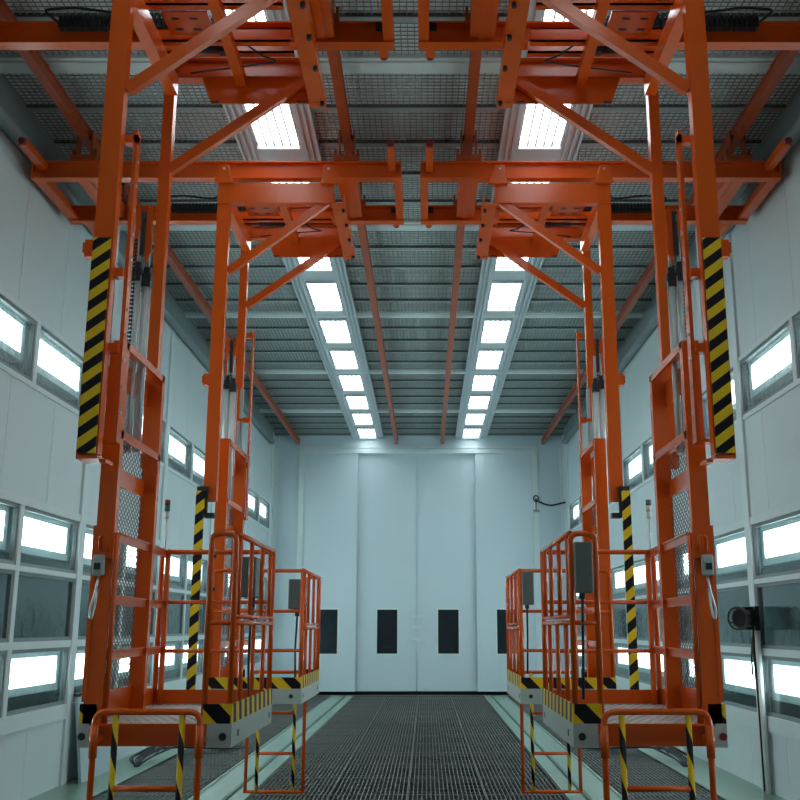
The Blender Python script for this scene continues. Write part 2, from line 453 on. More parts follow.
for c in LS:
    b = MB()
    b.box((c-0.39, Y0R, ZC-0.06), (c-0.22, YF, ZC-0.001)); b.box((c+0.22, Y0R, ZC-0.06), (c+0.39, YF, ZC-0.001))
    for o in (-0.38, -0.32, -0.26, 0.26, 0.32, 0.38): b.box((c+o-0.012, Y0R, ZC-0.085), (c+o+0.012, YF, ZC-0.06))
    for y in LAMPS + [LAMPS[-1]+1.725]: b.box((c-0.22, y-1.725+0.635, ZC-0.06), (c+0.22, y-0.635, ZC-0.001))
    b.build('light_strip', 'strip', ceil)
    side = 'left' if c < 0 else 'right'; idx = 0
    for yc in reversed(LAMPS):
        if True:
            L = empty('ceiling_light', (c, yc, ZC-0.03), 'white glowing ceiling light panel in %s strip, %s from far doors' % (side, ORD[idx]), 'ceiling light', 'light panels in the %s ceiling strip' % side)
            idx += 1
            hx, hy = 0.200, 0.61
            q = MB(); q.box((-hx, -hy, 0.004), (hx, hy, 0.016)); q.build('diffuser', 'lamp_c', L)
            q = MB()
            q.box((-hx-0.012, -hy-0.012, -0.07), (hx+0.012, -hy, 0.02)); q.box((-hx-0.012, hy, -0.07), (hx+0.012, hy+0.012, 0.02))  # end lips made deeper so less lamp light grazes the far wall
            q.box((-hx-0.012, -hy, -0.028), (-hx, hy, 0.02)); q.box((hx, -hy, -0.028), (hx+0.012, hy, 0.02))
            q.build('light_frame', 'strip', L)
            for k in range(4):
                xx = -hx + 2*hx*(k+1)/5
                q = MB(); q.box((xx-0.007, -hy, -0.035), (xx+0.007, hy, 0.004)); q.build('rib', 'strip', L)

# crane rails under the ceiling
RAILS = [(-3.20, 'outer left'), (-0.745, 'inner left'), (0.40, 'inner right'), (2.92, 'outer right')]
for x, nm in RAILS:
    b = MB()
    b.box((x-0.042, -1.5, 6.05), (x+0.042, YF-0.05, 6.065)); b.box((x-0.042, -1.5, 6.155), (x+0.042, YF-0.05, 6.17)); b.box((x-0.03, -1.5, 6.065), (x+0.03, YF-0.05, 6.155))
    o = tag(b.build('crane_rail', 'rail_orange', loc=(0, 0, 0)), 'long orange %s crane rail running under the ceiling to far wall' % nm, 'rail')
    q = MB()
    y = 0.6
    while y < YF:
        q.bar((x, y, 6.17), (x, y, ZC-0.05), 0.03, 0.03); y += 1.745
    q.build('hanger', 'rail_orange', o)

# ------------------------------------------------------------------ lifting units
XM = -0.125
def i_beam(b, p, q, w, h, t=0.014):
    """I-section from p to q (horizontal), p/q on the centre line"""
    p = Vector(p); q = Vector(q)
    b.bar(p, q, t, h-2*t)
    for k in (-1, 1): b.bar(p+Vector((0,0,k*(h/2-t/2))), q+Vector((0,0,k*(h/2-t/2))), w, t)

def bridge(s, Y0, yb, where):
    side = 'left' if s < 0 else 'right'
    wallx = XL if s < 0 else XR
    ox = XM + s*1.8
    P = lambda X, y, z: (X-ox, y, z-5.68)
    T = empty('overhead_bridge', (ox, Y0, 5.68), 'orange overhead crane bridge on the ceiling rails, %s side, %s the camera' % (side, where), 'crane bridge', 'overhead crane bridges')
    xi = XM + s*(0.105 if s < 0 else 0.07); xo = wallx - s*0.10
    for nm, y in (('front_beam', 0.32), ('back_beam', yb)):
        b = MB(); i_beam(b, P(xi, y, 5.75), P(xo, y, 5.75), 0.10, 0.17); b.build(nm, 'orange', T)
    b = MB(); b.box(P(xi, 0.27, 5.68), P(xi+s*0.075, yb+0.05, 5.70)); b.box(P(xi, 0.27, 5.70), P(xi+s*0.015, yb+0.05, 5.80)); b.build('inner_end_bar', 'orange', T)
    b = MB(); b.box(P(xo, 0.27, 5.68), P(xo-s*0.10, yb+0.05, 5.72)); b.box(P(xo, 0.27, 5.72), P(xo-s*0.02, yb+0.05, 5.86)); b.build('outer_end_bar', 'orange', T)
    rx = [RAILS[1][0], RAILS[0][0]] if s < 0 else [RAILS[2][0], RAILS[3][0]]
    for k, x in enumerate(rx):
        b = MB(); b.box(P(x-0.09, 0.37, 5.70), P(x+0.09, yb-0.05, 5.72)); b.box(P(x-0.09, 0.37, 5.72), P(x-0.075, yb-0.05, 5.85)); b.box(P(x+0.075, 0.37, 5.72), P(x+0.09, yb-0.05, 5.85)); b.box(P(x-0.03, 0.37, 5.705), P(x+0.03, yb-0.05, 5.69))
        b.build('end_truck', 'orange', T)
        for y in (0.32, yb):
            b = MB()
            b.box(P(x-0.12, y-0.07, 5.835), P(x+0.12, y+0.07, 5.885))
            for q in (-1, 1):
                b.box(P(x+q*0.075, y-0.05, 5.885), P(x+q*0.06, y+0.05, 6.15)); b.box(P(x+q*0.115, y-0.035, 5.885), P(x+q*0.095, y+0.035, 5.96))
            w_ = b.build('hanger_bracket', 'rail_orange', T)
            for q in (-1, 1):
                r = MB(); r.cyl(P(x+q*0.055, y, 6.095), P(x+q*0.035, y, 6.095), 0.028, 12); r.build('wheel', 'black', w_)
    # buffer stubs, pointing away from the bridge on both faces
    for yy, d in ((0.27, -1), (yb+0.05, 1)):
        b = MB(); x = xi+s*0.085
        e_ = 0.48 if d < 0 else 0.20; b.bar(P(x, yy, 5.75), P(x, yy+d*e_, 5.75), 0.065, 0.05); bf = b.build('buffer', 'orange', T)
        r = MB(); r.cyl(P(x, yy+d*e_, 5.75), P(x, yy+d*(e_+0.03), 5.75), 0.032, 12); r.build('rubber_tip', 'red', bf)
        x = xo - s*0.12
        b = MB(); b.bar(P(x, yy, 5.77), P(x, yy+d*0.5, 5.77), 0.07, 0.07); bf = b.build('buffer', 'orange', T)
        r = MB(); r.cyl(P(x, yy+d*0.5, 5.77), P(x, yy+d*0.53, 5.77), 0.032, 12); r.build('rubber_tip', 'red', bf)
    for y in (0.5, yb-0.10):
        b = MB(); b.box(P(xi+s*0.06, y, 5.74), P(xi+s*0.13, y+0.03, 5.79)); b.build('limit_switch', 'black', T)
    # energy chain lying on the back beam
    b = MB(); y = yb-0.09
    xa, xb = XM+s*1.35, XM+s*2.5
    k = 0
    while abs(xa + s*0.035*k - XM) < 2.5:
        x = xa + s*0.035*k
        b.box(P(x-0.013, y-0.03, 5.74), P(x+0.013, y+0.025, 5.83)); b.box(P(x-0.018, y-0.022, 5.755), P(x+0.022, y-0.015, 5.775)); b.box(P(x-0.018, y-0.022, 5.80), P(x+0.022, y-0.015, 5.82)); k += 1
    b.build('cable_chain', 'black', T)
    b = MB(); b.tube(rounded([P(xb, y, 5.80), P(xb+s*0.12, y, 5.90), P(xb-s*0.1, y+0.05, 5.95), P(xb-s*0.45, y+0.1, 5.93), P(xb-s*0.5, y+0.15, 6.15)], 0.06), 0.010, 8); b.build('cable', 'black', T)
    return T

def lift_mast(s, Y0, mir, where):
    side = 'left' if s < 0 else 'right'
    XC = XM if s < 0 else XM + 0.035       # the right-hand masts hang slightly farther out
    ox = XC + s*1.68; zb = 2.5
    P = lambda u, y, z: (XC + s*u - ox, y, z-zb)
    Q = (lambda u, y, z: P(u, 1.25-y, z)) if mir else P
    T = empty('lift_mast', (ox, Y0, zb), 'orange hanging mast with diagonal braces, %s side, %s the camera' % (side, where), 'lift mast', 'hanging lift masts')
    U0, U1 = 1.63, 1.74
    for y in (0.0, 1.25):                       # the two posts: channel sections
        zb_ = 2.50 if (y == 0) != mir else 2.62
        b = MB()
        d = 0.075
        U0, U1 = (1.63, 1.74) if y == 0 else (1.685, 1.76)
        b.box(P(U0, y, zb_), P(U1, y+0.012, 5.50)); b.box(P(U0, y+0.012, zb_), P(U0+0.014, y+d, 5.50)); b.box(P(U1, y+0.012, zb_), P(U1-0.014, y+d, 5.50))
        b.box(P(U0+0.014, y+d-0.01, zb_), P(U1-0.014, y+d-0.001, 5.50))
        b.build('post', 'orange', T)
        b = MB()                                 # rounded lug that hooks over the bridge beam
        uc = (U0+U1)/2
        pts = [P(uc-0.085, y-0.05, 5.47), P(uc+0.085, y-0.05, 5.47)]
        for k in range(9):
            a = PI*k/8
            pts.append(P(uc + 0.048*math.cos(a), y-0.05, 5.60+0.045*math.sin(a)))
        b.poly(pts, (0, 0.035, 0)); lg = b.build('lug', 'orange', T, bevel=0.004)
        r = MB(); r.cyl(P(uc, y-0.056, 5.60), P(uc, y-0.05, 5.60), 0.012, 8); r.build('bolt', 'steel', lg)
    U0, U1 = 1.63, 1.74
    # front arm plate and back arm beam
    ui = 0.72
    b = MB(); b.box(P(U1, -0.012, 5.29), P(ui-0.02, 0.0, 5.48)); b.box(P(U1, 0.0, 5.29), P(ui, 0.07, 5.305)); b.box(P(U1, 0, 5.465), P(ui, 0.07, 5.48))
    b.build('front_arm', 'orange', T)
    b = MB(); i_beam(b, P(U1+0.055, 1.29, 5.54), P(ui-0.04, 1.29, 5.54), 0.09, 0.16); b.build('back_arm', 'orange', T)
    b = MB(); b.poly([P(0.66, 1.25, 5.26), P(1.42, 1.25, 5.26), P(1.49, 1.25, 5.46), P(0.66, 1.25, 5.46)], (0, 0.014, 0))
    bp = b.build('gusset_plate', 'orange', T)
    for u in (0.74, 1.36):
        r = MB(); r.box(P(u, 1.243, 5.262), P(u+0.06, 1.25, 5.275)); r.build('slot', 'black', bp)
    lp = [P(ui+0.10, -0.05, 5.46), P(ui-0.075, -0.05, 5.46)]
    for k in range(9):
        a = PI*k/8; lp.append(P(ui+0.03-0.048*math.cos(a), -0.05, 5.60+0.045*math.sin(a)))
    b = MB(); b.poly(lp, (0, 0.035, 0)); lg = b.build('lug', 'orange', T, bevel=0.004)
    r = MB(); r.cyl(P(ui+0.03, -0.056, 5.60), P(ui+0.03, -0.05, 5.60), 0.012, 8); r.build('bolt', 'steel', lg)
    # inner end plate lying along the booth, with bolts
    b = MB(); b.box(P(ui-0.12, -0.03, 5.265), P(ui-0.005, 1.33, 5.28)); b.box(P(ui-0.02, -0.03, 5.28), P(ui-0.005, 1.33, 5.40)); b.box(P(ui-0.12, -0.03, 5.28), P(ui-0.11, 1.33, 5.36))
    ep = b.build('end_plate', 'orange', T)
    for y in (0.08, 0.42, 0.78, 1.24):
        r = MB(); r.cyl(P(ui-0.10, y, 5.235), P(ui-0.10, y, 5.265), 0.016, 6); r.build('bolt', 'black', ep)
    # longitudinal members
    b = MB(); b.box(P(1.66, 0.08, 5.32), P(1.74, 1.25, 5.46)); b.build('outer_beam', 'orange', T)
    b = MB(); b.box(P(1.17, 0.07, 5.40), P(1.24, 1.25, 5.47)); b.build('middle_beam', 'orange', T)
    # trolley on top
    for y, z in ((0.45, 5.56), (0.80, 5.52), (1.00, 5.56)):
        b = MB(); b.box(P(0.80, y, z-0.05), P(1.70, y+0.012, z+0.05)); b.box(P(0.80, y, z-0.05), P(1.70, y+0.06, z-0.038)); b.box(P(0.80, y, z+0.038), P(1.70, y+0.06, z+0.05)); b.build('trolley_beam', 'orange', T)
    b = MB(); b.box(P(1.30, 0.52, 5.50), P(1.60, 0.78, 5.512)); pl = b.build('mount_plate', 'orange', T)
    for u in (1.38, 1.50):
        for y in (0.58, 0.70):
            r = MB(); r.box(P(u, y, 5.496), P(u+0.05, y+0.018, 5.50)); r.build('slot', 'black', pl)
    b = MB(); b.cyl(P(1.30, 0.92, 5.49), P(1.52, 0.92, 5.49), 0.035, 12); b.box(P(1.22, 0.89, 5.45), P(1.30, 0.95, 5.53)); b.build('motor', 'black', T)
    for u in (0.95, 1.55):
        b = MB(); b.cyl(P(u-0.02, 0.47, 5.62), P(u+0.02, 0.47, 5.62), 0.035, 14); b.box(P(u-0.05, 0.43, 5.60), P(u-0.02, 0.52, 5.65)); b.build('trolley_wheel', 'steel', T)
    b = MB(); b.tube(rounded([P(1.1, 0.86, 5.48), P(1.0, 0.9, 5.42), P(0.9, 1.0, 5.44), P(1.18, 1.1, 5.46), P(1.55, 1.15, 5.44)], 0.05), 0.007, 6); b.build('cable', 'black', T)
    # diagonal braces: channel bars
    b = MB(); b.bar(P(U0-0.005, 0.04, 4.66), P(0.76, 0.04, 5.32), 0.05, 0.07); b.build('brace', 'orange', T)
    b = MB(); b.bar(P(U0+0.05, 1.215, 4.72), P(0.72, 1.215, 5.43), 0.05, 0.07); b.build('brace', 'orange', T)
    # guide rail with holes, on the inner side of one post
    b = MB()
    y = 0.10
    b.box(Q(1.565, y, 2.60), Q(1.578, y+0.07, 4.44)); b.box(Q(1.578, y, 2.60), Q(1.586, y+0.012, 4.44))
    b.box(Q(1.565, y, 4.36), Q(1.64, y+0.05, 4.41)); b.box(Q(1.565, y, 2.58), Q(1.70, y+0.08, 2.60))
    gr = b.build('guide_rail', 'orange', T)
    for k in range(11):
        r = MB(); r.cyl(Q(1.560, y+0.035, 2.75+0.15*k), Q(1.568, y+0.035, 2.75+0.15*k), 0.010, 8); r.build('bolt', 'steel', gr)
    for z in (3.08, 3.52):
        b = MB(); b.box(Q(1.58, 0.06, z), Q(1.70, 0.12, z+0.05)); b.build('cross_tie', 'orange', T)
    b = MB(); b.box(Q(1.635, 0.10, 3.14), Q(1.655, 0.16, 3.52)); b.box(Q(1.66, 0.11, 3.14), Q(1.69, 0.17, 3.52)); b.box(Q(1.645, 0.12, 3.02), Q(1.665, 0.14, 3.14)); b.box(Q(1.645, 0.12, 3.56), Q(1.675, 0.15, 3.85)); b.build('slide_bar', 'silver', T)
    b = MB(); b.cyl(Q(1.66, 0.13, 2.62), Q(1.66, 0.13, 3.06), 0.013, 10); b.build('rod', 'silver', T)
    # lifting cylinders beside the other post
    for k, (u, y, zt) in enumerate(((1.690, 0.69, 3.71), (1.634, 0.71, 3.68))):
        b = MB(); b.cyl(Q(u, y, 2.62), Q(u, y, zt), 0.027, 16); cy = b.build('cylinder', 'cyl_paint', T)
        r = MB(); r.box(Q(u-0.031, y-0.034, zt), Q(u+0.031, y+0.034, zt+0.085)); r.box(Q(u-0.02, y-0.02, zt+0.085), Q(u+0.02, y+0.02, zt+0.13)); r.build('cap', 'black', cy, bevel=0.005)
        r = MB(); r.cyl(Q(u-0.030, y-0.03, 2.7), Q(u-0.030, y-0.03, zt+0.03), 0.004, 8); r.build('tie_rod', 'silver', cy)
        r = MB(); r.cyl(Q(u, y, zt+0.13), Q(u, y, zt+0.34), 0.012, 10); r.build('piston_rod', 'steel', cy)
    for u in (1.632, 1.70):
        b = MB(); pz = 3.86
        b.poly([Q(u-0.022, 0.68, pz+0.05), Q(u+0.010, 0.68, pz-0.03), Q(u+0.022, 0.68, pz+0.02), Q(u+0.022, 0.68, pz+0.30), Q(u+0.008, 0.68, pz+0.36), Q(u-0.014, 0.68, pz+0.32)], (0, 0.012 if not mir else -0.012, 0)); b.build('chain_plate', 'orange', T)
    b = MB(); b.box(Q(1.656, 0.66, 3.88), Q(1.68, 0.70, 4.16)); b.cyl(Q(1.655, 0.69, 4.14), Q(1.682, 0.69, 4.14), 0.045, 16); b.build('sprocket', 'black', T)
    b = MB()
    z = 2.64
    while z < 3.95:
        b.box(Q(1.676, 0.585, z), Q(1.684, 0.600, z+0.017)); b.box(Q(1.692, 0.585, z), Q(1.700, 0.600, z+0.017)); b.cyl(Q(1.674, 0.592, z+0.0085), Q(1.702, 0.592, z+0.0085), 0.005, 6); z += 0.026
    b.build('chain', 'black', T)
    # stop bracket and hazard board
    b = MB(); b.box(P(U1, 0.01, 3.62), P(U1+0.05, 0.06, 3.72)); b.box(P(U1+0.05, 0.0, 3.64), P(U1+0.058, 0.07, 3.70)); b.build('stop_bracket', 'orange', T)
    if not mir:
        ua, ub = 1.635, 1.735
        b = MB(); b.box(P(ua, -0.022, 2.50), P(ub, -0.014, 3.72)); b.build('hazard_board', 'haz_up', T)
        b = MB(); b.box(P(ua-0.01, -0.014, 2.47), P(ub+0.004, 0.16, 2.49)); b.box(P(ub-0.004, -0.014, 2.49), P(ub+0.004, 0.16, 3.72)); b.box(P(1.59, 0.02, 2.455), P(ua-0.01, 0.15, 2.475)); b.build('board_bracket', 'orange', T)
    else:
        ua, ub = 1.715, 1.785
        b = MB(); b.box(P(ua, -0.06, 1.11), P(ub, -0.035, 2.70)); b.build('hazard_post', 'haz_pole', T)
        b = MB(); b.box(P(ua-0.02, -0.035, 2.50), P(ub, 0.0, 2.74)); b.box(P(ua-0.08, -0.03, 2.48), P(ua-0.0, 0.06, 2.52)); b.build('post_bracket', 'black', T)
    return T

def diamond_sheet(b, org, ex, ey, w, h, cw, ch, t):
    """expanded metal: two families of slanted strands clipped to a w x h rectangle"""
    org = Vector(org); ex = Vector(ex); ey = Vector(ey); nrm = ex.cross(ey)
    for sgn in (1, -1):
        m = sgn*ch/cw
        c = -abs(m)*w if sgn > 0 else 0.0
        cmax = h if sgn > 0 else h + abs(m)*w
        c = math.floor(c/ch)*ch
        while c < cmax:
            # y = m x + c
            xa, xb = 0.0, w
            ya, yb = c, m*w + c
            lo, hi = (0.0, h)
            if m > 0:
                xa = max(xa, (lo-c)/m); xb = min(xb, (hi-c)/m)
            else:
                xa = max(xa, (hi-c)/m); xb = min(xb, (lo-c)/m)
            if xb - xa > 0.01:
                b.bar(org+ex*xa+ey*(m*xa+c), org+ex*xb+ey*(m*xb+c), t, t*0.8, up=nrm)
            c += ch

def platform(s, Y0, mir, where):
    side = 'left' if s < 0 else 'right'
    UI, UO = 0.90, 1.69
    ox = XM + s*1.3; zb = 0.98
    L = 1.40
    yo = 0.25 if not mir else 0.22
    P = lambda u, y, z: (XM + s*u - ox, y, z-zb)                     # y measured from the unit origin
    if mir: E = lambda u, p, z: P(u, yo+L-p, z)                     # p measured from the entry end
    else:   E = lambda u, p, z: P(u, yo+p, z)
    haz = 'haz_toe'
    T = empty('work_platform', (ox, Y0, zb), 'orange caged work platform with %s, %s side, %s the camera' % ('drop ladder at its front' if not mir else 'drop ladder at its back', side, where), 'work platform', 'caged work platforms')
    z0, z1, z2 = 0.98, 1.10, 1.20
    # base
    b = MB(); b.box(E(UI, 0.012, z0), E(UI+0.012, L-0.012, z1)); b.box(E(UI, 0, z0), E(UI+0.13, 0.012, z1)); b.box(E(UI, L-0.012, z0), E(UO, L, z1)); b.box(E(UO-0.012, 0.012, z0), E(UO, L-0.012, z1)); b.box(E(UO-0.06, 0, z0), E(UO+0.018, 0.012, z1)); b.box(E(UI+0.012, 0.012, z1-0.012), E(UI+0.118, 0.13, z1-0.002))
    b.box(E(UI+0.13, 0.012, z0), E(UI+0.118, 0.13, z1))
    fr = b.build('base_frame', 'grey_box', T)
    for u, c in ((UI+0.045, 'black'), (UO-0.004, 'black' if s < 0 else 'red')):
        r = MB(); r.cyl(E(u, -0.006, z0+0.055), E(u, 0.003, z0+0.055), 0.02, 14); r.build('plug', c, fr)
    for p in (0.18, 1.28):
        r = MB(); r.box(E(UI-0.003, p, z0+0.04), E(UI+0.002, p+0.025, z0+0.075)); r.build('slot', 'black', fr)
    if mir:
        r = MB(); r.cyl(E(UI+0.085, L+0.006, z0+0.06), E(UI+0.085, L-0.003, z0+0.06), 0.017, 14); r.build('plug', 'black', fr)
    b = MB(); b.box(E(UI+0.13, 0.06, z0), E(UO-0.045, 0.072, z1-0.01)); b.box(E(UI+0.13, 0.0, z1-0.012), E(UO-0.04, 0.012, z1)); b.build('front_plate', 'orange', T)
    b = MB()
    diamond_sheet(b, E(UI+0.014, 0.014, z1-0.008), (s, 0, 0), (0, -1 if mir else 1, 0), UO-UI-0.028, L-0.03, 0.055, 0.13, 0.011)
    b.build('floor_mesh', 'floor_mesh', T)
    b = MB()
    for p in (0.35, 0.7, 1.05): b.box(E(UI+0.012, p-0.02, z0+0.03), E(UO-0.012, p+0.02, z1-0.02))
    b.build('floor_joist', 'orange', T)
    # toe boards
    b = MB(); b.box(E(UI, 0, z1), E(UI+0.008, L, z2)); b.build('side_toe_board', 'haz_side', T)
    for ua_, ub_ in ((UI+0.008, UI+0.155), (UO-0.075, UO+0.018)):
        b = MB(); b.box(E(ua_, 0, z1), E(ub_, 0.008, z2)); b.build('front_toe_board', haz, T)
    b = MB(); b.box(E(UI+0.008, L-0.008, z1), E(UO, L, z2-0.01)); b.build('back_toe_board', haz if mir else 'orange', T)
    b = MB(); b.poly([E(UO-0.012, 0.008, z1), E(UO-0.012, L-0.008, z1), E(UO-0.012, L-0.008, z1+0.10), E(UO-0.012, 0.008, z1+0.16)], (s*0.010, 0, 0)); b.build('mast_toe_board', 'orange', T)
    # guard rails
    R = 0.0165
    dz = -0.035 if mir else 0.0
    ZT = 2.10 + dz
    ZM, ZN = 1.62+dz, 1.655+dz
    a = UI+0.018
    b = MB(); b.tube(rounded([E(a, 0.02, z1), E(a, 0.02, ZT), E(a+0.135, 0.02, ZT), E(a+0.135, 0.02, z1)], 0.05), R); b.tube([E(a, 0.02, ZM), E(a+0.135, 0.02, ZM)], R*0.85); b.build('front_guard_loop', 'orange', T)
    # side: upper framed panel and lower bars
    b = MB(); b.tube([E(a, 0.02, ZT), E(a, L-0.03, ZT-0.0), ], R); b.tube([E(a, L-0.03, ZT), E(a, L-0.03, z1)], R); b.tube([E(a, 0.05, ZM), E(a, L-0.03, ZM)], R*0.9); b.tube([E(a, 0.05, ZN), E(a, L-0.06, ZN)], R*0.8); b.build('side_guard_frame', 'orange', T)
    for p in (0.14, 0.52, 0.92, 1.24):
        b = MB(); b.tube([E(a, p, ZN), E(a, p, ZT)], R*0.85, 8); b.build('side_baluster', 'orange', T)
    for p in (0.30, 0.68, 1.06):
        b = MB(); b.tube([E(a, p, z1), E(a, p, ZM)], R*0.85, 8); b.build('side_baluster', 'orange', T)
    # back end rails
    bu = UO-0.015
    b = MB(); b.tube(rounded([E(a, L-0.03, ZT-0.005), E(bu, L-0.03, ZT-0.005), E(bu, L-0.03, z1)], 0.04), R); b.build('back_top_rail', 'orange', T)
    for z in (1.76+dz, 1.44+dz):
        b = MB(); b.tube([E(a, L-0.03, z), E(bu, L-0.03, z)], R*0.8, 8); b.build('back_rail', 'orange', T)
    b = MB(); b.bar(E(bu-0.045, L-0.05, z1), E(bu-0.045, L-0.05, ZT-0.01), 0.03, 0.03); b.build('corner_post', 'orange', T)
    # sliding mast on the outer side
    ua, ub = 1.59, 1.688
    m0, m1 = 0.25, 1.10
    for y in (m0, m1-0.05):
        b = MB(); b.box(P(ua, y, z1), P(ub, y+0.01, 3.20)); b.box(P(ub-0.012, y+0.01, z1), P(ub, y+0.06, 3.20)); b.box(P(ua, y+0.01, z1), P(ua+0.010, y+0.06, 3.20)); b.build('mast_post', 'orange', T)
    for z in (3.20, 2.68):
        b = MB(); b.box(P(ua, m0+0.01, z-0.045), P(ua+0.012, m1, z)); b.box(P(ua+0.012, m0+0.01, z-0.01), P(ub-0.012, m1-0.001, z-0.001)); b.build('mast_crossbar', 'orange', T)
    b = MB(); b.box(P(ub-0.01, m0+0.02, 2.98), P(ub, m1, 3.14)); b.build('mast_gusset', 'orange', T)
    for za, zc in ((2.40, 2.50), (1.17, 1.25)):
        b = MB(); b.box(P(ub-0.02, m0+0.02, za), P(ub-0.004, m1, zc)); b.build('screen_frame', 'orange', T)
    b = MB(); diamond_sheet(b, P(ub-0.012, m0+0.06, 1.24), (0, 1, 0), (0, 0, 1), m1-m0-0.10, 1.42, 0.060, 0.040, 0.0042); b.build('mesh_screen', 'screen', T)
    # rails on the outer side, inside the mast
    for z in (2.08, 1.74, 1.45):
        b = MB(); fa, fb = E(1.575, 0.02, z), E(1.648, L-0.05, z)
        b.bar(fa, fb, 0.014, 0.05); b.bar(Vector(fa)+Vector((0, 0, 0.022)), Vector(fb)+Vector((0, 0, 0.022)), 0.035, 0.008); b.build('mast_side_rail', 'orange', T)
    b = MB(); b.tube([E(1.575, 0.02, z1), E(1.575, 0.02, 2.10)], 0.014); b.build('entry_post', 'orange', T)
    # drop ladder at the entry end
    la, lb = 1.045, 1.59
    p0 = -0.10
    zlow = 0.075 if mir else 0.02
    b = MB(); b.tube(rounded([E(la, p0, zlow+0.0), E(la, p0, 1.168), E(lb, p0, 1.168), E(lb, p0, zlow)], 0.06), 0.0165); b.tube([E(la-0.0165, p0, zlow), E(lb+0.0165, p0, zlow)], 0.015); b.build('ladder_frame', 'orange', T)
    for u in (la, lb):
        b = MB(); b.tube([E(u, p0, 0.94), E(u, p0, 1.10)], 0.022); b.bar(E(u, p0, 1.03), E(u, 0.0, 1.03), 0.03, 0.03); b.build('ladder_sleeve', 'orange', T)
    pz = 0.60
    for u in (la+0.095, lb-0.105):
        c = E(u, p0+0.01, pz)
        b = MB(); b.tube([(0, 0, zlow-pz+0.0), (0, 0, 1.16-pz)], 0.0165, 12); b.build('ladder_stile', 'spiral', T, loc=c)
    for z in (0.42, 0.79):
        b = MB(); b.tube([E(la+0.095, p0+0.01, z), E(lb-0.105, p0+0.01, z)], 0.015); b.build('rung', 'orange', T)
    # control enclosure
    if s < 0:
        q0 = 0.86 if not mir else L-0.42
        b = MB(); b.box(E(a+0.03, q0, 1.78+dz), E(a+0.13, q0+0.30, 2.03+dz)); cb = b.build('control_box', 'control', T, bevel=0.008)
        for z in (1.86, 1.97):
            r = MB(); r.cyl(E(a+0.13, q0+0.06, z), E(a+0.155, q0+0.06, z), 0.018, 10); r.build('button', 'black', cb)
        r = MB(); r.cyl(E(a+0.07, q0+0.14, 1.72+dz), E(a+0.07, q0+0.14, 1.78+dz), 0.02, 10); r.tube(rounded([E(a+0.07, q0+0.14, 1.72+dz), E(a+0.08, q0+0.14, 1.4), E(a+0.07, q0+0.16, 1.15)], 0.1), 0.009, 8); r.build('cable', 'black', cb)
    else:
        pp = yo-0.055 if not mir else yo-0.055
        b = MB(); b.box(P(a+0.012, yo+0.005, 1.775), P(a+0.108, yo-0.045, 2.05)); cb = b.build('control_box', 'control', T, bevel=0.008)
        r = MB(); r.cyl(P(a+0.05, yo-0.02, 1.745), P(a+0.05, yo-0.02, 1.775), 0.018, 10); r.tube(rounded([P(a+0.05, yo-0.02, 1.75), P(a+0.055, yo+0.045, 1.5), P(a+0.05, yo+0.06, 1.22)], 0.1), 0.008, 8); r.build('cable', 'black', cb)
    for z in (1.98, 1.80):
        b = MB(); b.cyl(E(a+0.135, 0.04, z), E(a+0.115, 0.05, z), 0.012, 8); b.build('hinge_pin', 'black', T)
    # signal tower on the outer back corner
    sx, sp = UO-0.035, L-0.05
    if mir: sx, sp = 1.60, L-0.10
    b = MB(); b.cyl(E(sx, sp, ZT), E(sx, sp, ZT+0.22), 0.007, 8); b.cyl(E(sx, sp, ZT+0.0), E(sx, sp, ZT+0.02), 0.02, 10); sg = b.build('signal_tower', 'silver', T)
    r = MB(); r.cyl(E(sx, sp, ZT+0.22), E(sx, sp, ZT+0.27), 0.017, 12); r.build('tower_base', 'silver' if s < 0 and not mir else 'white_plastic', sg)
    r = MB(); r.cyl(E(sx, sp, ZT+0.27), E(sx, sp, ZT+0.31), 0.019, 12); r.build('green_lens', 'green_lens' if s < 0 else 'white_plastic', sg)
    r = MB(); r.cyl(E(sx, sp, ZT+0.31), E(sx, sp, ZT+0.35), 0.019, 12); r.build('red_lens', 'red' if s < 0 else 'control', sg)
    # limit switch box hanging on the front mast post (entry side units only)
    if not mir:
        b = MB(); b.box(P(ub-0.067, 0.20, 1.87), P(ub-0.007, 0.245, 1.98)); sw = b.build('switch_box', 'grey_box', T, bevel=0.008)
        r = MB(); r.box(P(ub-0.052, 0.193, 1.90), P(ub-0.019, 0.20, 1.935)); r.build('switch_window', 'black', sw)
        r = MB(); r.tube(rounded([P(ub-0.042, 0.22, 1.87), P(ub-0.032, 0.21, 1.78), P(ub-0.010, 0.20, 1.68), P(ub-0.022, 0.20, 1.63), P(ub-0.034, 0.21, 1.70), P(ub-0.037, 0.235, 1.80)], 0.025), 0.007, 8); r.build('cable', 'silver', sw)
        b = MB(); b.box(P(ub-0.107, 0.225, 1.96), P(ub+0.008, 0.25, 2.14)); b.tube(rounded([P(ub-0.082, 0.21, 2.0), P(ub-0.082, 0.19, 2.08), P(ub-0.042, 0.19, 2.08), P(ub-0.042, 0.21, 2.0)], 0.02), 0.009, 8); b.build('switch_bracket', 'orange', T)
        b = MB(); b.box(P(ub-0.01, 0.246, 1.21), P(ub+0.012, 0.25, 2.12)); b.box(P(ub+0.004, 0.25, 1.21), P(ub+0.012, 0.31, 2.12)); b.build('cover_strip', 'orange', T)
    return T

for s in (-1, 1):
    for Y0, mir, yb, where in ((5.25, False, 1.17, 'nearer'), (8.30, True, 1.33, 'farther from')):
        wh = 'nearer' if not mir else 'farther from'
        bridge(s, Y0, yb, 'nearest' if not mir else 'farther from')
        lift_mast(s, Y0, mir, 'nearest' if not mir else 'farther from')
        platform(s, Y0, mir, 'nearest' if not mir else 'farther from')

